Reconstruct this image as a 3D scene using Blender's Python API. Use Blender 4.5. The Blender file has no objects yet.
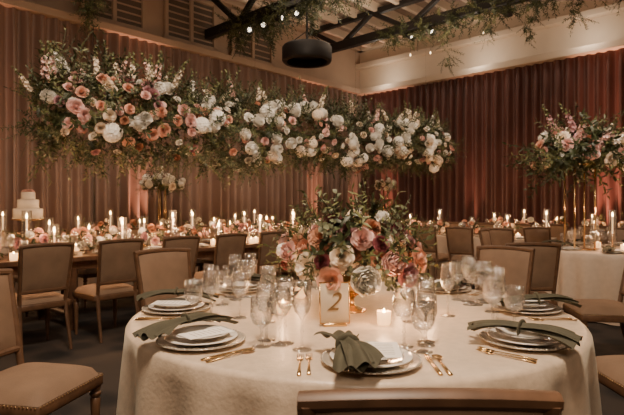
import bpy, bmesh, math, random
import numpy as np
from mathutils import Vector, Matrix
random.seed(7); np.random.seed(7)
R_=random.random
def U(a,b): return a+(b-a)*random.random()
scene=bpy.context.scene
COL=scene.collection
F=520.0; HY=206.0; H=1.28
def P(px,d,z=0.0): return Vector(((px-312)/F*d,d,z))

# ---------------------------------------------------------------- materials
def mat(name,col,rough=.6,metal=0,var=0,nscale=8,bump=0,bscale=60,emit=None,es=0,sheen=0,island=0,alpha=None,coat=0,sub=0):
    m=bpy.data.materials.new(name); m.use_nodes=True
    nt=m.node_tree; b=nt.nodes['Principled BSDF']; L=nt.links
    b.inputs['Base Color'].default_value=(*col,1); b.inputs['Roughness'].default_value=rough
    b.inputs['Metallic'].default_value=metal
    if sheen: b.inputs['Sheen Weight'].default_value=sheen; b.inputs['Sheen Tint'].default_value=(*[min(1,c*2.2) for c in col],1)
    if coat: b.inputs['Coat Weight'].default_value=coat
    tc=nt.nodes.new('ShaderNodeTexCoord')
    if var or island:
        mx=nt.nodes.new('ShaderNodeHueSaturation'); mx.inputs['Color'].default_value=(*col,1)
        mr=nt.nodes.new('ShaderNodeMapRange')
        if island:
            g=nt.nodes.new('ShaderNodeNewGeometry'); L.new(g.outputs['Random Per Island'],mr.inputs[0]); v=island
        else:
            n=nt.nodes.new('ShaderNodeTexNoise'); n.inputs['Scale'].default_value=nscale; n.inputs['Detail'].default_value=4
            L.new(tc.outputs['Object'],n.inputs['Vector']); L.new(n.outputs['Fac'],mr.inputs[0]); v=var
            mr.inputs[1].default_value=.3; mr.inputs[2].default_value=.7
        mr.inputs[3].default_value=1-v; mr.inputs[4].default_value=1+v
        L.new(mr.outputs[0],mx.inputs['Value']); L.new(mx.outputs[0],b.inputs['Base Color'])
    if bump:
        n2=nt.nodes.new('ShaderNodeTexNoise'); n2.inputs['Scale'].default_value=bscale; n2.inputs['Detail'].default_value=3
        L.new(tc.outputs['Object'],n2.inputs['Vector'])
        bp=nt.nodes.new('ShaderNodeBump'); bp.inputs['Strength'].default_value=bump; bp.inputs['Distance'].default_value=.01
        L.new(n2.outputs['Fac'],bp.inputs['Height']); L.new(bp.outputs[0],b.inputs['Normal'])
    if emit:
        b.inputs['Emission Color'].default_value=(*emit,1); b.inputs['Emission Strength'].default_value=es
    return m
def glassmat(name,tint=(1,1,1),base=.06,edge=.75,diff=.05,bump=0):
    m=bpy.data.materials.new(name); m.use_nodes=True; nt=m.node_tree; N=nt.nodes; L=nt.links
    N.remove(N['Principled BSDF']); out=N['Material Output']
    tr=N.new('ShaderNodeBsdfTransparent'); tr.inputs[0].default_value=(*tint,1)
    gl=N.new('ShaderNodeBsdfGlossy'); gl.inputs['Roughness'].default_value=.07
    df=N.new('ShaderNodeBsdfDiffuse'); df.inputs[0].default_value=(*tint,1)
    lw=N.new('ShaderNodeLayerWeight'); lw.inputs[0].default_value=.3
    mr=N.new('ShaderNodeMapRange'); mr.inputs[3].default_value=base; mr.inputs[4].default_value=edge
    L.new(lw.outputs['Facing'],mr.inputs[0])
    m1=N.new('ShaderNodeMixShader'); L.new(mr.outputs[0],m1.inputs[0]); L.new(tr.outputs[0],m1.inputs[1]); L.new(gl.outputs[0],m1.inputs[2])
    m2=N.new('ShaderNodeMixShader'); m2.inputs[0].default_value=diff; L.new(m1.outputs[0],m2.inputs[1]); L.new(df.outputs[0],m2.inputs[2])
    if bump:
        tc=N.new('ShaderNodeTexCoord'); v=N.new('ShaderNodeTexVoronoi'); v.inputs['Scale'].default_value=110
        L.new(tc.outputs['Object'],v.inputs['Vector']); bp=N.new('ShaderNodeBump'); bp.inputs['Strength'].default_value=bump; bp.inputs['Distance'].default_value=.004
        L.new(v.outputs['Distance'],bp.inputs['Height']); L.new(bp.outputs[0],gl.inputs['Normal'])
    L.new(m2.outputs[0],out.inputs[0]); return m
M={}
M['wood']=mat('chair_wood',(.12,.062,.033),.45,var=.25,nscale=20)
M['uph']=mat('chair_linen',(.22,.14,.09),.7,var=.15,nscale=6,bump=.25,bscale=300,sheen=.3)
M['nail']=mat('nailhead',(.5,.33,.16),.35,metal=1)
M['cloth']=mat('champagne_satin_cloth',(.66,.52,.39),.33,var=.10,nscale=26,bump=.14,bscale=70,sheen=.3)
M['cloth2']=mat('ivory_cloth',(.58,.46,.36),.5,var=.05,nscale=20,bump=.1,bscale=90)
M['gold']=mat('brushed_gold',(.70,.47,.22),.25,metal=1)
M['china']=mat('china',(.84,.80,.74),.15,coat=.4)
M['charger']=mat('pearl_charger',(.58,.52,.44),.22,metal=.4)
M['napkin']=mat('sage_napkin',(.075,.068,.042),.75,var=.2,nscale=12,bump=.3,bscale=400)
M['paper']=mat('paper',(.90,.86,.80),.7)
M['goldpaper']=mat('champagne_card',(.62,.50,.36),.4,metal=.1)
M['ink']=mat('gold_ink',(.20,.11,.04),.4)
M['glass']=glassmat('crystal',base=.06,edge=1.0,diff=.006,bump=.9)
M['glassp']=glassmat('clear_glass',base=.03,edge=.5,diff=.01)
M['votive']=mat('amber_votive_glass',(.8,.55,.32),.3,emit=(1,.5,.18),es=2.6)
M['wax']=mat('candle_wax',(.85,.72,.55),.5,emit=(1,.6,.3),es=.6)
M['flame']=mat('flame',(1,.7,.3),.5,emit=(1,.58,.22),es=75)
M['bulb']=mat('bulb_glow',(1,.8,.5),.5,emit=(1,.68,.38),es=6)
M['spotface']=mat('spot_face',(1,.9,.8),.5,emit=(1,.85,.65),es=6)
M['black']=mat('black_steel',(.012,.010,.010),.5)
M['dwood']=mat('dark_table_wood',(.10,.05,.028),.4,var=.3,nscale=14)
M['stem']=mat('stem_green',(.05,.055,.02),.6)
M['lf1']=mat('leaf_dark',(.045,.056,.02),.45,island=.5)
M['lf2']=mat('leaf_olive',(.13,.135,.048),.5,island=.45)
M['lf3']=mat('leaf_eucalyptus',(.15,.16,.09),.55,island=.35)
M['white']=mat('petal_white',(.95,.91,.83),.6,island=.06)
M['cream']=mat('petal_cream',(.88,.74,.58),.6,island=.1)
M['peach']=mat('petal_peach',(.80,.45,.32),.6,island=.15)
M['pink']=mat('petal_blush',(.84,.54,.48),.6,island=.12)
M['mauve']=mat('petal_mauve',(.50,.26,.27),.6,island=.2)
M['burg']=mat('petal_burgundy',(.24,.06,.07),.6,island=.3)
M['rust']=mat('petal_rust',(.46,.21,.12),.6,island=.25)
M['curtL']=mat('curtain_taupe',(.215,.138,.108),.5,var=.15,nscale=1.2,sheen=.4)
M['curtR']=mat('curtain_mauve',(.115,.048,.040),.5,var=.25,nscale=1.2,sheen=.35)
M['plaster']=mat('plaster',(.43,.31,.225),.85,var=.06,nscale=2,bump=.1,bscale=20)
M['plasterW']=mat('cream_paint',(.66,.54,.42),.8,var=.04,nscale=2)
M['ceil']=mat('ceiling_boards',(.28,.215,.17),.8,var=.1,nscale=3)
M['pane']=mat('window_pane',(.14,.11,.09),.25)
FL=['stem','lf1','lf2','lf3','white','cream','peach','pink','mauve','burg','rust']
fm=bpy.data.materials.new('carpet'); fm.use_nodes=True; nt=fm.node_tree; b=nt.nodes['Principled BSDF']; b.inputs['Roughness'].default_value=.85
tc=nt.nodes.new('ShaderNodeTexCoord'); vo=nt.nodes.new('ShaderNodeTexVoronoi'); vo.inputs['Scale'].default_value=3.2; cr=nt.nodes.new('ShaderNodeValToRGB')
cr.color_ramp.elements[0].color=(.012,.011,.012,1); cr.color_ramp.elements[1].color=(.045,.035,.03,1); cr.color_ramp.elements[0].position=.3; cr.color_ramp.elements[1].position=.6
nt.links.new(tc.outputs['Object'],vo.inputs['Vector']); nt.links.new(vo.outputs['Distance'],cr.inputs[0]); nt.links.new(cr.outputs[0],b.inputs['Base Color'])
M['carpet']=fm

# ---------------------------------------------------------------- mesh builder
class B:
    def __init__(s,mats): s.V=[];s.F=[];s.I=[];s.n=0;s.mats=mats
    def add(s,V,Fc,mi=0,Mx=None,over=None):
        V=np.asarray(V,dtype=float)
        if Mx is not None:
            A=np.array(Mx); V=V@A[:3,:3].T+A[:3,3]
        n=s.n; s.V.append(V); s.F.extend([tuple(i+n for i in f) for f in Fc])
        if isinstance(mi,int): s.I.extend([mi]*len(Fc))
        else: s.I.extend([over if (k==-1) else k for k in mi])
        s.n+=len(V)
    def T(s): return (np.concatenate(s.V),s.F,s.I)
    def mesh(s,name,smooth=True):
        me=bpy.data.meshes.new(name); me.from_pydata(np.concatenate(s.V).tolist(),[],s.F)
        for m in s.mats: me.materials.append(M[m])
        me.polygons.foreach_set('material_index',s.I)
        me.polygons.foreach_set('use_smooth',[smooth]*len(s.F)); me.update(); return me
    def obj(s,name,loc=(0,0,0),rz=0,smooth=True,autos=None):
        me=s.mesh(name,smooth)
        if autos: me.set_sharp_from_angle(angle=math.radians(autos))
        return put(me,name,loc,rz)
def put(me,name,loc=(0,0,0),rz=0,sc=1):
    o=bpy.data.objects.new(name,me); o.location=loc; o.rotation_euler=(0,0,rz); o.scale=(sc,)*3; COL.objects.link(o); return o
def lathe(prof,n=24):
    V=[];Fc=[];m=len(prof)
    for r,z in prof:
        for k in range(n):
            a=2*math.pi*k/n; V.append((max(r,1e-4)*math.cos(a),max(r,1e-4)*math.sin(a),z))
    for i in range(m-1):
        for k in range(n):
            k2=(k+1)%n; Fc.append((i*n+k,i*n+k2,(i+1)*n+k2,(i+1)*n+k))
    return V,Fc
def sweep(pts,a,b,ref=(0,1,0),taper=None,ch=.3):
    pts=[Vector(p) for p in pts]; ref=Vector(ref); V=[];Fc=[]
    cs=[(1,1-ch*2),(1-ch*2,1),(-1+ch*2,1),(-1,1-ch*2),(-1,-1+ch*2),(-1+ch*2,-1),(1-ch*2,-1),(1,-1+ch*2)]
    for i,p in enumerate(pts):
        t=(pts[min(i+1,len(pts)-1)]-pts[max(i-1,0)]).normalized()
        s=t.cross(ref).normalized(); u=s.cross(t).normalized(); k=taper[i] if taper else 1
        for x,y in cs: V.append(tuple(p+s*(x*a/2*k)+u*(y*b/2*k)))
    for i in range(len(pts)-1):
        for j in range(8): j2=(j+1)%8; Fc.append((i*8+j,i*8+j2,(i+1)*8+j2,(i+1)*8+j))
    Fc.append(tuple(range(7,-1,-1))); n=(len(pts)-1)*8; Fc.append(tuple(n+j for j in range(8)))
    return V,Fc
def box(x0,x1,y0,y1,z0,z1,bev=.01,seg=2):
    bm=bmesh.new(); bmesh.ops.create_cube(bm,size=1)
    for v in bm.verts: v.co=Vector((x0+(v.co.x+.5)*(x1-x0),y0+(v.co.y+.5)*(y1-y0),z0+(v.co.z+.5)*(z1-z0)))
    if bev: bmesh.ops.bevel(bm,geom=bm.edges[:],offset=bev,segments=seg,profile=.5,affect='EDGES')
    bm.verts.index_update(); V=[tuple(v.co) for v in bm.verts]; Fc=[tuple(v.index for v in f.verts) for f in bm.faces]; bm.free(); return V,Fc
def grid(nu,nv,fn):
    V=[fn(i/(nu-1),j/(nv-1)) for j in range(nv) for i in range(nu)]
    Fc=[(j*nu+i,j*nu+i+1,(j+1)*nu+i+1,(j+1)*nu+i) for j in range(nv-1) for i in range(nu-1)]
    return V,Fc

# ---------------------------------------------------------------- room
C=Vector((1.42,15.4,0)); EL=Vector((-.684,-.7295,0)).normalized(); ER=Vector((-EL.y,EL.x,0)); 
if ER.x<0: ER=-ER
LA,LB,HC=20.0,16.0,6.0
def W(a,b,z=0): 
    p=C+EL*a+ER*b; return Vector((p.x,p.y,z))
def slab(name,pts,th,m):
    b=B([m]); n=len(pts); V=[tuple(p) for p in pts]+[tuple(Vector(p)+th) for p in pts]
    Fc=[tuple(range(n)),tuple(range(2*n-1,n-1,-1))]+[(i,(i+1)%n,n+(i+1)%n,n+i) for i in range(n)]
    b.add(V,Fc); return b.obj(name,smooth=False)
slab('floor',[W(-.3,-.3),W(LA+.3,-.3),W(LA+.3,LB+.3),W(-.3,LB+.3)],Vector((0,0,-.2)),'carpet')
slab('ceiling',[W(-.3,-.3,HC),W(LA+.3,-.3,HC),W(LA+.3,LB+.3,HC),W(-.3,LB+.3,HC)],Vector((0,0,.2)),'ceil')
slab('wall_left',[W(0,0),W(LA,0),W(LA,0,HC),W(0,0,HC)],-ER*.3,'plaster')
slab('wall_right',[W(0,0),W(0,LB),W(0,LB,HC),W(0,0,HC)],-EL*.3,'plasterW')
slab('wall_back',[W(LA,0),W(LA,LB),W(LA,LB,HC),W(LA,0,HC)],EL*.3,'plaster')
slab('wall_near',[W(0,LB),W(LA,LB),W(LA,LB,HC),W(0,LB,HC)],ER*.3,'plaster')
def beam(b,p,q,a,c,mi=0,ref=(0,0,1)):
    V,Fc=sweep([p,q],a,c,ref,ch=.08); b.add(V,Fc,mi)
b=B(['plasterW']); beam(b,W(.2,0,4.55),W(.2,LB,4.55),.4,.16); beam(b,W(.12,0,5.35),W(.12,LB,5.35),.24,.14); beam(b,W(.1,0,5.9),W(.1,LB,5.9),.2,.2); b.obj('trim_1',smooth=False)
b=B(['plaster']); beam(b,W(0,.16,4.55),W(LA,.16,4.55),.32,.14); beam(b,W(0,.1,5.9),W(LA,.1,5.9),.2,.2); b.obj('trim_2',smooth=False)
b=B(['plasterW'])
for i in range(26): 
    bb=.5+i*.6; beam(b,W(.1,bb,5.9),W(LA,bb,5.9),.1,.2)
b.obj('ceiling_rafters',smooth=False)
k=1
for a in (7.6,5.9,4.2,9.6):
    b=B(['plaster','pane'])
    a0,a1=a-.6,a+.6
    V,Fc=sweep([W(a0,.03,5.2),W(a1,.03,5.2)],.04,1.0,(0,0,1),ch=.02); b.add(V,Fc,1)
    for z in (4.72,5.7): beam(b,W(a0-.06,.06,z),W(a1+.06,.06,z),.1,.09)
    for x in (a0,a,a1): V,Fc=sweep([W(x,.06,4.7),W(x,.06,5.72)],.08,.1,ER,ch=.08); b.add(V,Fc,0)
    for j in range(6): beam(b,W(a0,.055,4.86+j*.14),W(a1,.055,4.86+j*.14),.03,.03)
    b.obj(f'window_{k}',smooth=False); k+=1
def curtain(p0,d,nrm,width,mt,seed):
    rs=random.Random(seed); ph=rs.uniform(0,6); fr=rs.uniform(.9,1.1); nu=int(width/.022); b=B([mt])
    hue=rs.uniform(0,6)
    def fn(u,v):
        x=u*width; z=.01+v*4.48
        amp=(.09+.02*math.sin(x*4.1+hue))*(1-.2*v)
        w=math.sin(x*fr*2*math.pi/.215+ph+.9*math.sin(x*5+ph)+.12*math.sin(z*1.3+x*3))
        w=math.copysign(abs(w)**.8,w)
        off=.22+amp*w+.03*math.sin(x*7+hue)*(1-v)
        if v>.94: off=.22+.045*w
        p=p0+d*x+nrm*off; return (p.x,p.y,z)
    V,Fc=grid(nu,9,fn); b.add(V,Fc); return b.obj('curtain')
s=0;i=0
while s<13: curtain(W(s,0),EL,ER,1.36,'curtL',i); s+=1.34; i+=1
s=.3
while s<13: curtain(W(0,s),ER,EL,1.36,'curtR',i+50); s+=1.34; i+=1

def truss(a,name,z0=5.3):
    b=B(['black']); z1=5.82
    beam(b,W(a,.1,z0),W(a,LB-.1,z0),.16,.2); beam(b,W(a,.1,z1),W(a,LB-.1,z1),.14,.12)
    n=8
    for i in range(n):
        x0=.2+i*(LB-.4)/n; x1=x0+(LB-.4)/n; xm=(x0+x1)/2
        for p,q in ((W(a,x0,z1),W(a,xm,z0)),(W(a,xm,z0),W(a,x1,z1))):
            V,Fc=sweep([p,q],.1,.1,EL,ch=.1); b.add(V,Fc)
    return b.obj(name,smooth=False)
for a,z in ((2.3,5.25),(5.5,5.0),(9.0,5.3),(13.0,5.3)): truss(a,'roof_truss',z)
b=B(['black'])
beam(b,W(.3,4.6,5.72),W(14,4.6,5.72),.14,.14); beam(b,W(.3,9.5,5.72),W(14,9.5,5.72),.14,.14); b.obj('roof_purlins',smooth=False)

# ---------------------------------------------------------------- flora templates
def leafT(l,w,droop,fold=.25):
    V=[];ws=[.06,.8,1,.6,.03]
    for i,t in enumerate((0,.25,.5,.78,1)):
        for sx in (-1,0,1): V.append((sx*ws[i]*w/2,t*l,-droop*t*t*l+(abs(sx)*fold*ws[i]*w*.5)))
    Fc=[(r*3+c,r*3+c+1,r*3+c+4,r*3+c+3) for r in range(4) for c in range(2)]
    return V,Fc
def frame(pos,yd,zd=None,s=1,spin=0):
    y=Vector(yd).normalized(); z=Vector(zd) if zd else Vector((R_()-.5,R_()-.5,R_()-.5))
    x=y.cross(z); 
    if x.length<1e-3: x=y.orthogonal()
    x.normalize(); z=x.cross(y)
    m=Matrix((x,y,z)).transposed().to_4x4()
    m=m@Matrix.Diagonal((s,s,s,1)); m.translation=Vector(pos); return m
def zframe(pos,zd,s=1):
    q=Vector(zd).normalized().to_track_quat('Z','Y'); m=q.to_matrix().to_4x4()@Matrix.Rotation(U(0,6.28),4,'Z')@Matrix.Diagonal((s,s,s,1)); m.translation=Vector(pos); return m
def stemline(L_,bend,n=6):
    a=U(0,6.28); return [Vector((math.cos(a)*bend*(i/n)**2*L_,math.sin(a)*bend*(i/n)**2*L_,L_*i/n)) for i in range(n+1)]
def sprig(L_=.3,nl=14,lw=(.07,.028),mi=1,bend=.25,start=.15,up=.6):
    b=B(FL); pts=stemline(L_,bend); V,Fc=sweep(pts,.005,.005,(1,.01,0)); b.add(V,Fc,0)
    for i in range(nl):
        t=start+(1-start)*i/(nl-1); k=t*6; j=min(int(k),5); p=pts[j].lerp(pts[j+1],k-j)
        az=i*2.4+U(-.3,.3); d=Vector((math.cos(az),math.sin(az),up+U(-.2,.3)+ (1.5 if i==nl-1 else 0)))
        sc=U(.75,1.15)*(1-.35*t); V,Fc=leafT(lw[0],lw[1],U(0,.4)); b.add(V,Fc,mi,frame(p,d,Vector((0,0,1))+d.orthogonal()*U(-.4,.4),sc))
    return b.T()
def floret(b,p,d,s,mi=-1):
    V=[];Fc=[]
    for k in range(5):
        a=k*1.2566; c,s_=math.cos(a),math.sin(a); n=len(V)
        V+= [(0,0,0),(c*.6-s_*.45,s_*.6+c*.45,.35),(c*1.05,s_*1.05,.5),(c*.6+s_*.45,s_*.6-c*.45,.35)]; Fc.append((n,n+3,n+2,n+1))
    if mi>=0: b.add(V,Fc,mi,zframe(p,d,s))
    else: b.add(V,Fc,[-1]*5,zframe(p,d,s),over=-1)
def spike(L_=.40,bend=.3):
    b=B(FL); pts=stemline(L_,bend); V,Fc=sweep(pts,.006,.006,(1,.01,0)); b.add(V,Fc,0)
    for i in range(26):
        t=.35+.65*i/25; k=t*6; j=min(int(k),5); p=pts[j].lerp(pts[j+1],k-j); az=i*2.4
        d=Vector((math.cos(az),math.sin(az),.5)); floret(b,p+d*.01,d,.03*(1.35-t),-1 if t<.75 else 2)
    for i in range(6):
        t=.05+.3*i/6; p=pts[0].lerp(pts[3],t*2); az=i*2.4; V,Fc=leafT(.09,.02,.3); b.add(V,Fc,2,frame(p,(math.cos(az),math.sin(az),.7),(0,0,1)))
    return b.T()
def bloom(layers,ruf=.05,nu=4,nv=4,seed=0,curl=.12,pw=.55):
    rs=random.Random(seed); b=B(FL)
    for li,(Rr,Hh,n) in enumerate(layers):
        ph=rs.uniform(0,6.28)
        for k in range(n):
            a0=ph+k*2*math.pi/n; half=math.pi/n*1.35; rr=Rr*rs.uniform(.92,1.08); hh=Hh+rs.uniform(-.05,.05); rf=rs.uniform(0,6)
            def fn(u,v):
                uu=(u-.5)*2; wv=math.sin(math.pi*min(1,.12+.62*v)); ang=a0+uu*half*wv*(1 if v<.9 else .85)
                r=rr*(v**pw)*(1+curl*v**4)*(1-.06*uu*uu*v)+ruf*math.sin(uu*4+rf)*v*.6; z=hh*(v**1.2)-.12*v*uu*uu+ruf*math.cos(uu*5+rf)*v
                return (r*math.cos(ang),r*math.sin(ang),z)
            V,Fc=grid(nu,nv,fn); b.add(V,Fc,[-1]*len(Fc),None,over=-1)
    V,Fc=lathe([(.02,-.35),(.06,-.3),(.3,-.1),(.35,0),(.01,.02)],6); b.add(V,Fc,0)
    return b.T()
rose=[(.13,.85,2),(.26,.88,3),(.40,.86,4),(.55,.80,4),(.70,.68,5),(.84,.48,5),(.98,.2,6)]
peony=[(.2,.98,3),(.36,1.0,4),(.52,.97,5),(.66,.90,6),(.79,.78,7),(.9,.6,7),(.97,.36,7),(.92,.08,6)]
dahl=[(.2,.45,6),(.4,.5,8),(.6,.46,10),(.8,.36,12),(.98,.2,13),(1.05,0,13)]
T_rose=[bloom(rose,.04,5,5,seed=i) for i in range(3)]
T_roseL=[bloom(rose,.04,4,4,seed=i) for i in range(3)]
T_peony=[bloom(peony,.07,5,5,seed=i+5,curl=-.12,pw=.42) for i in range(3)]
T_peonyL=[bloom(peony,.07,4,4,seed=i+5,curl=-.12,pw=.42) for i in range(3)]
T_dahl=[bloom(dahl,.03,3,3,seed=i+9) for i in range(2)]
def hyd():
    b=B(FL)
    for i in range(80):
        z=1-1.6*(i+.5)/80; r=math.sqrt(max(0,1-z*z)); a=i*2.39996; d=Vector((r*math.cos(a),r*math.sin(a),z)); floret(b,d*U(.78,.86)+Vector((0,0,.1)),d,.25,-1)
    V,Fc=lathe([(.01,-.7),(.5,-.5),(.8,0),(.6,.65),(.01,.88)],8); b.add(V,Fc,[-1]*len(Fc),over=-1)
    return b.T()
T_hyd=[hyd() for _ in range(2)]
T_dark=[sprig(.26,15,(.10,.042),1,.3) for _ in range(3)]
T_olive=[sprig(.36,18,(.08,.022),2,.3) for _ in range(3)]
T_euc=[sprig(.34,16,(.05,.045),3,.35,up=.3) for _ in range(3)]
T_long=[sprig(.5,28,(.08,.024),2,.4,up=.7) for _ in range(3)]
T_longd=[sprig(.45,22,(.10,.032),1,.4,up=.7) for _ in range(3)]
T_fern=[sprig(.42,34,(.07,.014),1,.4,up=.35) for _ in range(2)]
T_spike=[spike() for _ in range(3)]
ch=random.choice
def flower(b,pos,d,s,color,kind,low=False):
    t={'rose':T_roseL if low else T_rose,'peony':T_peonyL if low else T_peony,'dahl':T_dahl,'hyd':T_hyd}[kind]
    V,Fc,I=ch(t); b.add(V,Fc,I,zframe(pos,d,s),over=FL.index(color))
def spr(b,T,pos,d,s,color=None):
    V,Fc,I=ch(T); b.add(V,Fc,I,zframe(pos,d,s),over=FL.index(color) if color else 4)

# hanging garland
GA=Vector((-2.86,5.42,2.24)); GB=Vector((2.80,11.2,2.54)); gd=(GB-GA); gl=gd.length; gt=gd.normalized(); gside=Vector((gt.y,-gt.x,0)).normalized(); up=Vector((0,0,1))
b=B(FL)
def gpt(s,th,k=1):
    q=min(s,1-s); e=min(1,(max(0,q)/.06)**.5*.55+.45)
    big=1+.18*(1-s)
    bx=.38*e*k*big; bz=.33*e*k*(1+.12*math.sin(s*23)+.1*math.sin(s*41+1))*big
    c=GA+gd*s+up*(.05*math.sin(s*17)-.03)
    n=gside*math.cos(th)+up*math.sin(th)
    return c+gside*math.cos(th)*bx+up*math.sin(th)*bz, n
for i in range(1350):
    s=U(0,1); th=U(-math.pi,math.pi); p,n=gpt(s,th,U(.5,.92)); d=n+gt*U(-.6,.6)+up*U(-.2,.3)
    spr(b,ch([T_dark,T_dark,T_olive,T_olive,T_euc,T_fern]),p,d,U(.75,1.15))
for i in range(480):
    s=U(0,1); upw=R_()<.62; th=(math.pi/2 if upw else -math.pi/2)+U(-.9,.9); p,n=gpt(s,th,.7)
    d=n+gt*U(-.6,.6)+up*(.5 if upw else 0); k=1.12-.25*s; spr(b,ch([T_long,T_longd,T_longd,T_fern]),p,d,U(.7,1.2)*k if upw else U(.6,.95)*k)
for i in range(110):
    e=ch([0,1]); s=U(0,.04) if e==0 else U(.96,1); p,n=gpt(s,U(-3.1,3.1),.5); spr(b,ch([T_longd,T_olive,T_fern,T_dark]),p,gt*(-1 if e==0 else 1)*U(.5,.9)+n*.8,U(.5,.8))
for i in range(54):
    s=ch([U(0,.3),U(0,1)]); p,n=gpt(s,math.pi/2+U(-.8,.8),.8); spr(b,T_spike,p,up*1.3+n*.4+gt*U(-.5,.5),U(1.0,1.4),ch(['cream','pink','cream','white']))
ng=230
for i in range(ng):
    s=(i+R_())/ng*.98+.01; th=U(-1.3,2.0); p,n=gpt(s,th,U(1.0,1.2))
    if s<.26: c=ch(['peach','rust','pink','pink','mauve','cream','white','white'])
    elif s<.5: c=ch(['white','white','cream','peach','pink'])
    else: c=ch(['white','white','cream','pink'])
    flower(b,p,n+gt*U(-.4,.4),U(.038,.064),c,ch(['rose','rose','dahl']) if c!='white' else 'rose',True)
s=.02
while s<.98:
    k=1 if s<.10 else (2 if s<.26 else 4)
    a0=U(-.7,1.3)
    for j in range(k):
        p,n=gpt(s+U(-.018,.018),a0+U(-.6,.6),U(1.08,1.25)); flower(b,p,n+gt*U(-.3,.3),U(.078,.118),'white' if R_()<.88 else 'cream',ch(['peony','peony','hyd']),True)
    s+=U(.024,.05)
for c0,cl in ((.03,'pink'),(.08,'peach'),(.15,'peach'),(.19,'pink'),(.12,'mauve'),(.055,'cream')):
    for j in range(5): p,n=gpt(c0+U(-.02,.02),U(-.6,1.3),1.14); flower(b,p,n,U(.052,.078),cl,'rose',True)
V,Fc=sweep([GA+gd*.02,GB-gd*.02],.06,.06,(0,0,1)); b.add(V,Fc,0)
for s in (.08,.36,.64,.92):
    p=GA+gd*s; V,Fc=lathe([(.001,0),(.001,HC-.001-p.z)],6); b.add(V,Fc,0,Matrix.Translation(p))
gar=b.obj('hanging_floral_garland')

def bouquet(b,c,rx,rz,nf,nl,pal,low=True,fs=(.05,.08),ls=(.5,.9),spk=0,trail=0,kf=(.82,1.1)):
    c=Vector(c)
    def sp(k,zmin=-.35):
        z=U(zmin,1); a=U(0,6.283); r=math.sqrt(1-z*z); n=Vector((r*math.cos(a),r*math.sin(a),z)); return c+Vector((n.x*rx*k,n.y*rx*k,n.z*rz*k)),n
    for i in range(nl):
        p,n=sp(U(.25,.7),-.5); spr(b,ch([T_dark,T_olive,T_euc,T_dark,T_fern]),p,n+Vector((0,0,U(-.3,.3))),U(*ls))
    for i in range(trail):
        p,n=sp(.6,-.5); n.z=U(-.6,.2); spr(b,ch([T_long,T_longd]),p,n,U(*ls))
    for i in range(spk):
        p,n=sp(.6,.0); spr(b,T_spike,p,n+Vector((0,0,.5)),U(*ls),ch(pal))
    for i in range(nf):
        z=1-1.35*(i+.5)/nf; a=i*2.39996+U(-.2,.2); r=math.sqrt(max(0,1-z*z)); n=Vector((r*math.cos(a),r*math.sin(a),z)); k=U(*kf)
        cc=ch(pal); flower(b,c+Vector((n.x*rx*k,n.y*rx*k,n.z*rz*k)),n,U(*fs)*(1.25 if cc=='white' else 1),cc,ch(['rose','rose','peony','dahl']) if cc!='white' else 'peony',low)

# ---------------------------------------------------------------- chair
def chair_mesh():
    b=B(['wood','uph','nail'])
    def by(z,x=0): return -.20-(z-.42)*.20-.02*(1-(x/.24)**2)
    for sx in (-1,1):
        prof=[(.001,0),(.012,0),(.014,.02),(.012,.035),(.017,.1),(.023,.28),(.025,.315),(.019,.322),(.028,.335),(.028,.345),(.02,.352),(.026,.37),(.026,.40)]
        V,Fc=lathe(prof,12); b.add(V,Fc,0,Matrix.Translation((sx*.205,.205,0)))
        V,Fc=sweep([(sx*.205,-.30,0),(sx*.20,-.265,.15),(sx*.195,-.225,.32),(sx*.195,-.205,.44)],.034,.034,(0,1,0),taper=[.7,.85,1,1.1]); b.add(V,Fc,0)
        pts=[(sx*(.190+.025*(z-.42)/.5),by(z,.2),z) for z in (.40,.5,.6,.7,.8,.9,.935)]
        V,Fc=sweep(pts,.032,.036,(0,1,0)); b.add(V,Fc,0)
    V,Fc=box(-.235,.235,-.225,.235,.375,.435,.014); b.add(V,Fc,0)
    def seat(u,v):
        x=(u-.5)*2;y=(v-.5)*2; e=max(abs(x),abs(y)); 
        z=.435 if e>.999 else .462+.04*(1-x**4)*(1-y**4) 
        k=1 if e>.999 else .985
        return (x*.23*k,.005+y*.225*k,z)
    V,Fc=grid(15,15,seat); b.add(V,Fc,1)
    n=9
    for z0,cr,hh in ((.935,.012,.034),(.545,0,.034)):
        hw=.190+.025*(z0-.42)/.5+.012
        pts=[((i/(n-1)-.5)*2*hw,by(z0,(i/(n-1)-.5)*2*hw),z0+cr*(1-((i/(n-1)-.5)*2)**2)) for i in range(n)]
        V,Fc=sweep(pts,.036,hh,(0,0,1)); b.add(V,Fc,0)
    for sgn,bul in ((1,.022),(-1,.016)):
        def f(u,v):
            x=(u-.5)*2;y=(v-.5)*2; z=.74+y*.188; xx=x*(.181+.025*(z-.42)/.5)
            e=(1-x**6)*(1-y**6); return (xx,by(z,xx)+sgn*(.006+bul*e),z+.012*(1-x*x)*max(0,y))
        V,Fc=grid(11,11,f); b.add(V,Fc if sgn<0 else [tuple(reversed(q)) for q in Fc],1)
    NV,NF=lathe([(.005,0),(.004,.002),(.0001,.0035)],6)
    for i in range(24):
        x=-.22+.44*i/23; b.add(NV,NF,2,Matrix.Translation((x,.235,.43))@Matrix.Rotation(-math.pi/2,4,'X'))
        b.add(NV,NF,2,Matrix.Translation((.235,x,.43))@Matrix.Rotation(math.pi/2,4,'Y')); b.add(NV,NF,2,Matrix.Translation((-.235,x,.43))@Matrix.Rotation(-math.pi/2,4,'Y'))
    me=b.mesh('dining_chair'); me.set_sharp_from_angle(angle=math.radians(45)); return me
CH=chair_mesh()
def chair(x,y,fx,fy,name='dining_chair'): return put(CH,name,(x,y,0),math.atan2(-fx,fy))

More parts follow.
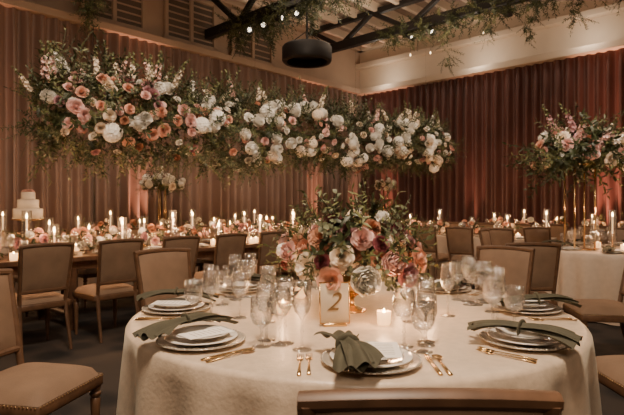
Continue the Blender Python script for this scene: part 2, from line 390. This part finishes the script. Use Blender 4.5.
# ---------------------------------------------------------------- tableware
ZT=.76
plate=B(['charger','china'])
prof=[(.001,0),(.09,0),(.095,.002),(.162,.014),(.166,.016),(.164,.019),(.155,.017),(.1,.008),(.001,.007)]
V,Fc=lathe(prof,48); plate.add(V,Fc,0)
BV,BF=lathe([(.0001,-.004),(.003,-.002),(.004,0),(.003,.003),(.0001,.004)],6)
for i in range(60): a=i*math.pi/30; plate.add(BV,BF,0,Matrix.Translation((.163*math.cos(a),.163*math.sin(a),.018)))
for rr,z in ((.137,.009),(.108,.024)):
    prof=[(.001,z),(rr*.55,z),(rr*.62,z+.003),(rr*.72,z+.010),(rr*.98,z+.017),(rr,z+.019),(rr*.985,z+.021),(rr*.72,z+.014),(rr*.6,z+.007),(.001,z+.005)]
    V,Fc=lathe(prof,48); plate.add(V,Fc,1)
PL=plate.mesh('place_plate_stack')
nb=B(['napkin'])
for lay in range(2):
    rs=random.Random(lay+3); ph=rs.uniform(0,6); rot=(lay-.5)*.22+.16
    def nf(u,v):
        tt=(v-.5)/.5; s_=abs(tt); w=.05+.085*s_**.8; x=(u-.5)*w; y=-tt*(.20 if tt>0 else .17)
        fold=.009*math.sin(u*math.pi*4+ph+tt*1.5)*(.45+.8*s_)
        z=.020*(1-s_)*math.cos((u-.5)*2.6)+fold+lay*.010+.030*s_*(1-s_)-.012*s_**3
        y+=.012*math.sin(u*6+ph)*s_+ .03*u*s_
        return (x*math.cos(rot)-y*math.sin(rot)-.078,x*math.sin(rot)+y*math.cos(rot)-.02,.061+z)
    V,Fc=grid(26,22,nf); nb.add(V,Fc)
pts=[(-.078-.029*math.cos(a),-.02,.070+.024*math.sin(a)) for a in [i*math.pi/8-.5 for i in range(10)]]
V,Fc=sweep(pts,.026,.007,(0,1,0)); nb.add(V,Fc)
NK=nb.mesh('linen_napkin')
cb=B(['paper','ink']); V,Fc=box(-.05,.05,-.10,.085,0,.002,.0005,1); cb.add(V,Fc,0)
for i in range(7): V,Fc=box(-.03,.03,.055-i*.02,.0565-i*.02,.0022,.0026,0); cb.add(V,Fc,1)
MC=cb.mesh('menu_card',False)
def knife():
    b=B(['gold']); V,Fc=sweep([(0,-.11,.004),(0,-.06,.005),(0,.0,.005),(0,.01,.005)],.012,.007,(0,0,1),taper=[1,1.1,.9,.8]); b.add(V,Fc)
    V,Fc=sweep([(0,.01,.005),(0,.03,.005),(0,.07,.005),(.001,.1,.005),(.004,.115,.005)],.018,.003,(0,0,1),taper=[.6,1,1.05,.8,.2]); b.add(V,Fc); return b.mesh('dinner_knife')
def fork():
    b=B(['gold']); V,Fc=sweep([(0,-.105,.004),(0,-.05,.006),(0,.03,.005),(0,.045,.005)],.01,.004,(0,0,1),taper=[1.3,.9,.6,.6]); b.add(V,Fc)
    V,Fc=sweep([(0,.045,.005),(0,.055,.004),(0,.07,.005)],.024,.003,(0,0,1),taper=[.5,.95,1]); b.add(V,Fc)
    for x in (-.0095,-.0032,.0032,.0095): V,Fc=sweep([(x,.068,.005),(x,.09,.006),(x,.105,.009)],.0035,.0025,(0,0,1),taper=[1,1,.6]); b.add(V,Fc)
    return b.mesh('dinner_fork')
def spoon():
    b=B(['gold']); V,Fc=sweep([(0,-.1,.004),(0,0,.006),(0,.05,.005)],.01,.004,(0,0,1),taper=[1.3,.8,.6]); b.add(V,Fc)
    def f(u,v): 
        a=u*2*math.pi; r=v; return (.018*r*math.cos(a),.075+.028*r*math.sin(a),.003+.006*r*r)
    V,Fc=grid(17,5,f); b.add(V,Fc); return b.mesh('spoon')
KN,FK,SP=knife(),fork(),spoon()
def glass(h,rb,rr,stem,name,n=28):
    b=B(['glass'])
    prof=[(.001,0),(.034,0),(.035,.002),(.02,.005),(.006,.010),(.0042,.03),(.0042,stem*.5),(.008,stem*.55),(.0045,stem*.6),(.0045,stem*.9),(.012,stem+.004),(rb*.75,stem+(h-stem)*.15),(rb,stem+(h-stem)*.4),(rb*.97,stem+(h-stem)*.6),(rr,h),(rr-.0015,h),(rb*.95,stem+(h-stem)*.55),(rb*.93,stem+(h-stem)*.35),(rb*.6,stem+(h-stem)*.14),(.001,stem+.008)]
    V,Fc=lathe(prof,n); b.add(V,Fc); return b.mesh(name)
G1=glass(.25,.036,.031,.12,'champagne_goblet'); G2=glass(.215,.043,.036,.10,'wine_glass'); G3=glass(.18,.043,.040,.07,'water_goblet')
def votive2():
    b=B(['votive','wax','flame'])
    V,Fc=lathe([(.001,0),(.03,0),(.034,.01),(.037,.07),(.035,.07),(.032,.012),(.001,.006)],20); b.add(V,Fc,0)
    V,Fc=lathe([(.0005,.045),(.006,.05),(.008,.06),(.005,.075),(.0005,.085)],10); b.add(V,Fc,2); return b.mesh('votive_candle')
VO2=votive2()
def taper(h):
    b=B(['gold','wax','flame','glassp'])
    V,Fc=lathe([(.001,0),(.045,0),(.045,.006),(.012,.012),(.007,.03),(.007,h*.42),(.018,h*.44),(.018,h*.47),(.010,h*.48)],16); b.add(V,Fc,0)
    V,Fc=lathe([(.010,h*.45),(.011,h),(.001,h+.003)],12); b.add(V,Fc,1)
    V,Fc=lathe([(.0005,h+.004),(.007,h+.012),(.010,h+.025),(.006,h+.045),(.0005,h+.062)],10); b.add(V,Fc,2)
    V,Fc=lathe([(.05,0.004),(.05,h+.09),(.048,h+.09),(.048,.004)],20); b.add(V,Fc,3); return b.mesh('taper_candle')
TA=[taper(.30),taper(.38),taper(.24)]

def light(kind,loc,power,col=(1,.72,.48),size=.1,target=None,name='lamp_light',spot=None,blend=.6):
    l=bpy.data.lights.new(name,kind); l.energy=power; l.color=col
    if kind=='AREA': l.shape='DISK'; l.size=size
    else: l.shadow_soft_size=size
    if kind=='SPOT': l.spot_size=math.radians(spot or 60); l.spot_blend=blend
    o=bpy.data.objects.new(name,l); o.location=loc; COL.objects.link(o)
    if target is not None: o.rotation_euler=(Vector(target)-Vector(loc)).to_track_quat('-Z','Y').to_euler()
    return o
CC=(1,.53,.25)
# ---------------------------------------------------------------- near round table
TC=Vector((.195,2.59,0)); TR=1.06
def round_table(c,r,m,name,folds=22,amp=.045,seed=0):
    b=B([m]); n=220; rs=random.Random(seed); ph=rs.uniform(0,6)
    V=[];rows=[(0,.76),(r*.5,.76),(r*.9,.76),(r*.975,.7595),(r*.992,.755),(r,.742)]+[(r,.742-.73*t) for t in (.08,.2,.35,.5,.65,.8,.92,1)]
    for i,(rr,z) in enumerate(rows):
        t=max(0,(.742-z)/.73)
        for k in range(n):
            a=2*math.pi*k/n; w=math.sin(a*folds+ph+1.1*math.sin(a*3+ph)+.4*math.sin(a*7)); q=rr+ (amp*w*(t**.7)+.03*t if t>0 else 0)
            q=max(q,.001); V.append((q*math.cos(a),q*math.sin(a),z))
    Fc=[(i*n+k,i*n+(k+1)%n,(i+1)*n+(k+1)%n,(i+1)*n+k) for i in range(len(rows)-1) for k in range(n)]
    b.add(V,Fc); return b.obj(name,(c.x,c.y,0))
round_table(TC,TR,'cloth','round_banquet_table')
SR=.87
def setting(c,ang,r,full=True):
    d=Vector((math.cos(ang),math.sin(ang),0)); pos=c+d*r; rz=math.atan2(d.x,-d.y)
    Rm=Matrix.Rotation(rz,4,'Z')
    def loc(x,y,z=ZT): return pos+(Rm@Vector((x,y,0)))+Vector((0,0,z))
    put(PL,'place_plate_stack',loc(0,0),rz)
    put(MC,'menu_card',loc(.045,.0,ZT+.046),rz-.06)
    put(NK,'linen_napkin',loc(0,0,ZT-.002),rz)
    put(FK,'dinner_fork',loc(-.205,-.02),rz); put(FK,'dinner_fork',loc(-.235,-.03),rz)
    put(KN,'dinner_knife',loc(.20,-.02),rz); put(SP,'spoon',loc(.23,-.03),rz)
    return loc
for k in range(8):
    ang=math.radians(-90+45*k)
    L_=setting(TC,ang,SR)
    put(G1,'champagne_goblet',L_(.23,.22)); put(G2,'wine_glass',L_(.145,.20)); put(G3,'water_goblet',L_(.20,.13))
    rr=1.37 if k==0 else (1.52 if k in (1,7) else 1.5)
    if k in(3,5): rr=1.55
    d=Vector((math.cos(ang),math.sin(ang))); p=Vector((TC.x,TC.y))+d*rr
    if k==0: p.x+=.01
    if k==6: p=Vector((-1.33,2.45)); d=Vector((-1,.2))
    if k==3: p=Vector((1.33,3.9)); d=(p-Vector((TC.x,TC.y))).normalized()
    chair(p.x,p.y,-d.x,-d.y)
# centrepiece
b=B(FL+['gold'])
V,Fc=lathe([(.001,0),(.075,0),(.078,.006),(.05,.014),(.018,.03),(.014,.06),(.03,.075),(.09,.1),(.12,.14),(.125,.16),(.12,.16),(.08,.11),(.001,.09)],32); b.add(V,Fc,len(FL),Matrix.Translation((0,0,ZT)))
cc=Vector((0,0,ZT+.28))
for i in range(150):
    z=U(-.4,.95); a=U(0,6.28); r=math.sqrt(1-z*z); n=Vector((r*math.cos(a),r*math.sin(a),z)); p=cc+Vector((n.x*.17,n.y*.15,n.z*.08)); spr(b,ch([T_dark,T_olive,T_euc,T_olive]),p,n,U(.55,.82))
for i in range(22):
    a=U(0,6.28); n=Vector((math.cos(a),math.sin(a),U(-.2,.9))); spr(b,ch([T_long,T_longd,T_fern]),cc,n,U(.65,.85))
pal=['peach','pink','cream','rust','mauve','white','cream','burg','pink','cream','rust']
for i in range(58):
    z=1-1.35*(i+.5)/58; a=i*2.39996; r=math.sqrt(max(0,1-z*z)); n=Vector((r*math.cos(a),r*math.sin(a),z)); k=U(.9,1.18)
    c=pal[i%11]; flower(b,cc+Vector((n.x*.30*k,n.y*.22*k,n.z*.17*k)),n,U(.034,.052),c,ch(['rose','rose','dahl','peony']))
for x,y,z,s,c,kd in ((.04,-.28,.19,.082,'white','peony'),(-.11,-.29,.19,.058,'peach','rose'),(.16,-.27,.26,.066,'pink','peony'),(.23,-.24,.21,.055,'mauve','rose'),(-.22,-.2,.24,.060,'cream','dahl'),(-.16,-.22,.37,.054,'rust','dahl'),(-.06,-.27,.29,.055,'cream','rose'),(.03,-.25,.37,.05,'pink','rose'),(.2,-.16,.37,.05,'cream','rose'),(.30,-.13,.27,.05,'peach','rose'),(-.30,-.12,.3,.05,'pink','rose'),(.11,-.27,.35,.036,'burg','rose'),(-.15,-.27,.27,.036,'burg','rose')):
    flower(b,(x,y,ZT+z),Vector((x,y-.1,(z-.2))),s,c,kd)
b.obj('floral_centerpiece',(TC.x,TC.y,0))
# table number
root=bpy.data.objects.new('table_number_card',None); root.location=P(335,2.25,ZT); COL.objects.link(root); root.rotation_euler=(0,0,.12)
b=B(['goldpaper','gold']); V,Fc=box(-.062,.062,-.002,.002,.012,.185,.001,1); Mx=Matrix.Rotation(-.12,4,'X'); b.add(V,Fc,0,Mx); V,Fc=box(-.05,.05,-.015,.03,0,.014,.003); b.add(V,Fc,1)
for p,q in (((-.064,0,.012),(-.064,0,.187)),((.064,0,.012),(.064,0,.187))): V,Fc=sweep([p,q],.006,.008,(0,1,0)); b.add(V,Fc,1,Mx)
for z in (.012,.187): V,Fc=sweep([(-.066,0,z),(.066,0,z)],.008,.006,(0,0,1)); b.add(V,Fc,1,Mx)
o=b.obj('card_and_holder'); o.parent=root
tx=bpy.data.curves.new('numeral','FONT'); tx.body='2'; tx.size=.11; tx.extrude=.0006; tx.align_x='CENTER'; tx.shear=.4; tx.materials.append(M['ink'])
o=bpy.data.objects.new('numeral',tx); COL.objects.link(o); o.parent=root; o.location=(-.01,.003,.068); o.rotation_euler=(math.pi/2-.12,0,0)
for px,d,e in ((384,2.28,2.4),(428,2.55,2.0),(283,2.5,1.8),(300,2.95,1.6),(400,2.95,1.6)):
    p=P(px,d,ZT); put(VO2,'votive_candle',p,0,.85); light('POINT',(p.x,p.y,ZT+.12),e,CC,.02,name='candle_light')
for px,py,g in ((236,300,G2),(250,297,G1),(222,305,G3),(470,305,G1),(458,300,G2),(492,312,G3),(280,345,G2),(426,342,G3),(302,350,G1),(268,322,G1),(410,322,G2),(448,316,G1),(484,300,G2),(240,318,G2)):
    d=(H-ZT)*F/(py-HY); put(g,'wine_glass' if g is G2 else ('champagne_goblet' if g is G1 else 'water_goblet'),P(px,d,ZT))

# ---------------------------------------------------------------- long table with chairs
LD=Vector((.655,.756,0)).normalized(); LP=Vector((LD.y,-LD.x,0)); L0=Vector((-3.13,5.22,0))
def lt(t,o=0,z=0): q=L0+LD*t+LP*o; return Vector((q.x,q.y,z))
LR=math.atan2(LD.y,LD.x)
def long_table(c,rz,ln,name,mt,cloth=False,hw=.5):
    b=B([mt,'gold']); l=ln/2
    V,Fc=box(-l,l,-hw,hw,.71,.76,.008); b.add(V,Fc,0)
    if cloth:
        per=[];n=int(ln*14)
        for i in range(n): per.append((-l+ln*i/n,-hw,0,-1))
        for i in range(14): per.append((l,-hw+2*hw*i/14,1,0))
        for i in range(n): per.append((l-ln*i/n,hw,0,1))
        for i in range(14): per.append((-l,hw-2*hw*i/14,-1,0))
        V=[];m=len(per)
        for j,(z,am) in enumerate(((.745,0),(.6,.012),(.4,.02),(.2,.028),(.01,.035))):
            for i,(x,y,nx,ny) in enumerate(per): w=am*(.4+math.sin(i*.9+math.sin(i*.21)*2)); V.append((x+nx*w,y+ny*w,z))
        Fc=[(j*m+i,j*m+(i+1)%m,(j+1)*m+(i+1)%m,(j+1)*m+i) for j in range(4) for i in range(m)]; b.add(V,Fc,0)
    else:
        V,Fc=box(-l+.1,l-.1,-.42,.42,.62,.71,.005); b.add(V,Fc,0)
        n=max(2,int(l*2/2)+1)
        for i in range(n):
            x=-l+.25+(2*l-.5)*i/(n-1)
            for y in (-.38,.38):
                V,Fc=sweep([(x,y,0),(x,y,.1),(x,y,.4),(x,y,.64)],.1,.1,(0,1,0),taper=[.8,.9,1,1]); b.add(V,Fc,0)
            V,Fc=sweep([(x,-.38,.15),(x,.38,.15)],.06,.06,(0,0,1)); b.add(V,Fc,0)
    return b.obj(name,c,rz,smooth=False)
def ltab(t0,t1,off,name,mt,cloth=False): return long_table(lt((t0+t1)/2,off),LR,t1-t0,name,mt,cloth)
ltab(-1.6,4.6,0,'long_banquet_table','dwood')
for k in range(0,7):
    q=Vector((-2.3+.45*k,4.5+.52*k,0))-LP*.28; 
    t=(q-L0).dot(LD); chair(q.x,q.y,-LP.x,-LP.y); q2=lt(t,-.84); chair(q2.x,q2.y,LP.x,LP.y)
def runner(pf,n,pal,name='table_floral_runner'):
    b=B(FL)
    for i in range(n): bouquet(b,pf((i+.5)/n,U(-.06,.06),ZT+.12),.17,.14,12,16,pal,fs=(.035,.06),ls=(.35,.7))
    return b.obj(name)
runner(lambda u,o,z: lt(-.9+5.3*u,o,z),11,['peach','rust','pink','white','cream','peach','mauve','rust'])
for i in range(9):
    t=-.9+i*.62
    for s in (-1,1):
        put(PL,'place_plate_stack',lt(t,s*.3,ZT),0,.85); put(G2,'wine_glass',lt(t+.2,s*.24,ZT)); put(G1,'champagne_goblet',lt(t+.27,s*.30,ZT)); put(G3,'water_goblet',lt(t-.2,s*.22,ZT))
for i in range(7):
    t=-.3+i*.72
    for j in range(2+i%2): put(TA[(i+j)%3],'taper_candle',lt(t+j*.13-.1,U(-.05,.05)+(.22 if j==1 else -.22),ZT))
    for j in range(3): put(VO2,'votive_candle',lt(t+U(-.3,.3),ch([-1,1])*U(.2,.4),ZT))
    light('POINT',lt(t,.3,ZT+.42),16,CC,.05,name='candle_light')
ltab(-.2,6.5,-2.35,'buffet_table','cloth2',True)
runner(lambda u,o,z: lt(2.0+4.2*u,-2.35+o,z),7,['peach','rust','white','cream','pink'])
for i in range(12):
    t=.2+i*.52
    if abs(t-1.14)<.3 or abs(t-3.39)<.2: continue
    put(TA[i%3],'taper_candle',lt(t,-2.1,ZT)); put(VO2,'votive_candle',lt(t+.2,-2.0,ZT))
    if i%3==0: light('POINT',lt(t,-1.9,ZT+.45),12,CC,.05,name='candle_light')
b=B(['gold','china','lf1','pink'])
V,Fc=lathe([(.001,0),(.11,0),(.11,.01),(.03,.03),(.02,.08),(.02,.26),(.05,.30),(.22,.32),(.22,.335),(.001,.335)],32); b.add(V,Fc,0)
z=.335
for r,h in ((.20,.15),(.145,.13),(.095,.11)):
    V,Fc=lathe([(.001,z),(r,z),(r,z+h-.008),(r-.008,z+h),(.001,z+h)],36); b.add(V,Fc,1)
    for i in range(int(r*170)): a=i*2*math.pi/int(r*170); b.add(BV,BF,1,Matrix.Translation((r*math.cos(a),r*math.sin(a),z+.006))@Matrix.Diagonal((2,2,2,1)))
    z+=h
for i in range(9): a=U(0,6.28); V,Fc,I=ch(T_roseL); b.add(V,Fc,[3]*len(Fc),zframe((.05*math.cos(a),.05*math.sin(a),z),(math.cos(a),math.sin(a),1),.04))
b.obj('tiered_wedding_cake',lt(1.14,-2.35,ZT))
def tall_arr(pos,zc,rx,rz,pal,name,nf=26,nl=60,leg=.09,ls=(.7,1.0),trail=10,spk=4,z0=ZT,fs=(.06,.09),kf=(.82,1.1)):
    b=B(FL+['gold'])
    zt=zc-rz*.35
    for sx in (-1,1):
        for sy in (-1,1): V,Fc=sweep([(sx*leg,sy*leg,z0),(sx*leg,sy*leg,zt)],.018,.018,(0,1,0)); b.add(V,Fc,len(FL))
    for z in (z0+.008,zt):
        for s in (-1,1):
            V,Fc=sweep([(-leg,s*leg,z),(leg,s*leg,z)],.014,.014,(0,0,1)); b.add(V,Fc,len(FL)); V,Fc=sweep([(s*leg,-leg,z),(s*leg,leg,z)],.014,.014,(0,0,1)); b.add(V,Fc,len(FL))
    V,Fc=lathe([(.001,zt),(leg,zt),(leg*1.1,zt+.05),(.001,zt+.05)],16); b.add(V,Fc,len(FL))
    bouquet(b,(0,0,zc),rx,rz,nf,nl,pal,fs=fs,ls=ls,trail=trail,spk=spk,kf=kf)
    return b.obj(name,(pos.x,pos.y,0))
tall_arr(lt(3.39,-2.35),1.66,.32,.13,['white','cream','white','white'],'tall_floral_arrangement',20,60,.05,(.5,.9),16,2,fs=(.05,.08),kf=(1,1.2))

# ---------------------------------------------------------------- other tables
def far_table(c,r,n,ph,skip=(),seed=0,center='low'):
    round_table(c,r,'cloth2','round_banquet_table',18,.035,seed)
    for k in range(n):
        a=ph+2*math.pi*k/n
        d=Vector((math.cos(a),math.sin(a),0)); p=c+d*(r-.19); rz=math.atan2(d.x,-d.y)
        put(PL,'place_plate_stack',(p.x,p.y,ZT),rz,.85); put(NK,'linen_napkin',(p.x,p.y,ZT-.004),rz,.85)
        t=Vector((-d.y,d.x,0)); 
        for g,nm,q in ((G1,'champagne_goblet',c+d*(r-.40)+t*.14),(G2,'wine_glass',c+d*(r-.38)+t*.22),(G3,'water_goblet',c+d*(r-.3)+t*.2)): put(g,nm,(q.x,q.y,ZT))
        if k in skip: continue
        q=c+d*(r+.42); chair(q.x,q.y,-d.x,-d.y)
    for k in range(6):
        a=k*1.05+ph; q=c+Vector((math.cos(a),math.sin(a),0))*(.24+.1*(k%2)); put(TA[k%3] if k%2 else VO2,'taper_candle' if k%2 else 'votive_candle',(q.x,q.y,ZT))
    light('POINT',(c.x-.3,c.y-.35,ZT+.45),14,CC,.05,name='candle_light')
RT=Vector((3.72,6.3,0)); far_table(RT,.88,8,.2,skip=(4,5),seed=3,center='none')
tall_arr(Vector((3.19,6.2,0)),1.87,.42,.27,['white','pink','peach','mauve','white','cream','pink'],'tall_floral_arrangement',40,150,.12,(.8,1.35),54,10,fs=(.05,.088),kf=(.95,1.25))
q=P(524,4.85); chair(q.x,q.y,.15,1)
q=P(602,4.25); chair(q.x,q.y,-1,.15)
def row(a,b0,b1,near=True,far=True):
    c=W(a,(b0+b1)/2); rz=math.atan2(ER.y,ER.x); long_table(c,rz,b1-b0,'long_banquet_table','cloth2',True,.45)
    n=int((b1-b0)/.62)
    for i in range(n):
        x=b0+(i+.5)*(b1-b0)/n
        if near: q=W(a+.80,x); chair(q.x,q.y,-EL.x,-EL.y)
        if far: q=W(a-.80,x); chair(q.x,q.y,EL.x,EL.y)
        for s in (-.25,.25): put(PL,'place_plate_stack',W(a+s,x,ZT),0,.85)
        put(G1,'champagne_goblet',W(a+.1,x+.18,ZT)); put(G2,'wine_glass',W(a+.2,x+.25,ZT))
        put(TA[i%3],'taper_candle',W(a,x+.3,ZT)); put(VO2,'votive_candle',W(a+.12,x-.1,ZT)); 
        if i%3==1: light('POINT',W(a+.15,x,ZT+.5),14,CC,.05,name='candle_light')
    runner(lambda u,o,z: W(a+o,b0+.4+(b1-b0-.8)*u,z),int((b1-b0)/.7),['peach','rust','white','cream','pink'])
row(3.7,1.6,6.6)
row(1.6,4.2,9.2,far=False)
P3=W(1.4,1.9); round_table(P3,.7,'cloth2','round_banquet_table',18,.035,7); tall_arr(P3,1.76,.22,.14,['white','cream','white'],'tall_floral_arrangement',16,40,.05,(.45,.8),8,2,fs=(.05,.08),kf=(1,1.2))

# ---------------------------------------------------------------- ceiling fixtures
b=B(['black','bulb'])
V,Fc=lathe([(.36,0),(.42,.0),(.44,.03),(.44,.25),(.42,.28),(.36,.28),(.36,0)],40); b.add(V,Fc,0)
V,Fc=lathe([(.001,.14),(.37,.14),(.37,.16),(.001,.16)],32); b.add(V,Fc,0)
V,Fc=lathe([(.02,.16),(.02,HC-3.83)],8); b.add(V,Fc,0)
for k in range(4): 
    a=k*math.pi/2; V,Fc=sweep([(.4*math.cos(a),.4*math.sin(a),.27),(0,0,.55)],.015,.015,(0,0,1)); b.add(V,Fc,0)
b.obj('drum_chandelier',(P(307,9.2).x,9.2,3.82))
def spotcan(a,bb,tgt,z=4.9):
    b=B(['black','spotface'])
    V,Fc=lathe([(.001,.14),(.05,.13),(.07,.08),(.08,-.1),(.075,-.1),(.045,-.02)],16); b.add(V,Fc,0); V,Fc=lathe([(.045,-.03),(.001,-.03)],16); b.add(V,Fc,1)
    p=W(a,bb,z); Rm=(p-Vector(tgt)).to_track_quat('Z','Y').to_matrix().to_4x4(); b2=B(['black','spotface']); b2.add(*b.T()[:2],b.I,Rm)
    V,Fc=lathe([(.012,0),(.012,.16)],6); b2.add(V,Fc,0); b2.obj('stage_spotlight',p)
for a,bb,t in ((5.5,1.5,(0,4,1)),(5.5,1.9,(3,3,1)),(5.5,2.4,(6,4,2)),(5.5,2.8,(4,4,1)),(2.3,3.2,(6,6,1)),(2.3,3.7,(5,7,1))): spotcan(a,bb,t,4.8 if a>5 else 5.05)
b=B(FL)
for a,b0,b1,n,z in ((2.3,2.5,9.5,460,5.2),(5.5,.9,5.5,460,4.98)):
    for i in range(n):
        x=U(b0,b1); p=W(a+U(-.15,.15),x,z+U(-.15,.1)); spr(b,ch([T_longd,T_olive,T_longd,T_long]),p,(U(-1,1),U(-1,1),U(-1.3,.5)),U(.6,1.0))
for a,bb,zt,zb,n in ((5.5,1.2,5,4.5,40),(2.3,5.0,5.2,4.5,24),(2.3,4.1,5.2,4.2,30),(2.3,6.6,5.2,4.6,30),(2.3,7.4,5.2,4.7,30),(9.0,2.1,5.3,3.85,110),(9.0,2.5,5.3,4.1,70),(5.5,2.2,5,4.45,50),(5.5,3.2,5,4.5,50),(2.3,5.8,5.2,4.5,30)):
    for i in range(n): u=R_(); p=W(a+U(-.12,.12)*(1-u),bb+U(-.15,.15)*(1-u*.5),zt+(zb-zt)*u); spr(b,ch([T_longd,T_olive]),p,(U(-1,1),U(-1,1),U(-1.6,-.2)),U(.45,.75))
b.obj('truss_greenery')
b=B(['black','bulb'])
for a,x,dz in ((2.3,3.2,.5),(2.3,3.7,.55),(2.3,4.9,.4)):
    zz=5.15-dz; p=W(a,x,zz)
    V,Fc=lathe([(.002,0),(.002,5.2-zz)],5); b.add(V,Fc,0,Matrix.Translation(p)); V,Fc=lathe([(.001,-.05),(.010,-.045),(.014,-.035),(.010,-.015),(.006,0),(.001,.01)],10); b.add(V,Fc,1,Matrix.Translation(p))
b.obj('pendant_bulbs')

# ---------------------------------------------------------------- lights
warm=(1,.77,.56)
light('AREA',(.0,.9,4.6),240,warm,.8,(.25,2.6,.76),'table_key_light')
light('AREA',(.2,-1.2,3.0),36,warm,1.0,(.25,2.6,1.0),'front_fill_light')
for p,t,e in (((-.6,2.8,4.9),(-2.3,6,2.25),380),((1.6,4.2,5.0),(-.6,7.6,2.3),620),((3.6,6.0,5.0),(1.6,9.9,2.4),720)):
    light('SPOT',p,e,(1,.83,.66),.15,t,'garland_spot_light',48,.8)
light('SPOT',(2.4,3.6,5.0),560,(1,.82,.66),.15,(3.3,6.2,1.8),'floral_spot_light',34,.8)
light('AREA',(1.5,8.5,5.0),90,warm,5,(1.5,8.5,0),'hall_light')
light('AREA',(-2.5,5.5,5.0),38,warm,2,(-2.5,5.5,0),'hall_light')
up_c=(1,.46,.29)
for s_,pw in ((2.03,1100),(4.9,1100),(6.94,900),(-.6,550),(8.6,550)):
    a=9.285-s_; p=W(a,.62,.12); light('SPOT',p,pw,up_c,.03,W(a,.26,2.2),'curtain_uplight',27,1.0)
for bb,pw in ((1.24,900),(3.74,320),(6.64,1500),(9.2,350)):
    p=W(.62,bb,.12); light('SPOT',p,pw,up_c,.03,W(.26,bb,2.2),'curtain_uplight',27,1.0)
for bb in (1.2,3.9,6.3): light('POINT',W(.6,bb,4.8),14,(1,.84,.66),.1,name='cornice_light')
light('AREA',W(4,4,4.2),100,warm,3,W(4,4,6),'ceiling_fill_light')  # added upward fill without a fixture, brightens ceiling and upper walls
w=bpy.data.worlds.new('World'); scene.world=w; w.use_nodes=True; w.node_tree.nodes['Background'].inputs[0].default_value=(.5,.35,.25,1); w.node_tree.nodes['Background'].inputs[1].default_value=.1

# ---------------------------------------------------------------- camera
cam=bpy.data.cameras.new('camera'); cam.sensor_width=36; cam.lens=F/624*36; cam.clip_start=.05
o=bpy.data.objects.new('camera',cam); COL.objects.link(o); o.location=(0,0,H); o.rotation_euler=(math.pi/2-math.atan((207.5-HY)/F),0,0); scene.camera=o
cam.dof.use_dof=True; cam.dof.focus_distance=2.5; cam.dof.aperture_fstop=8
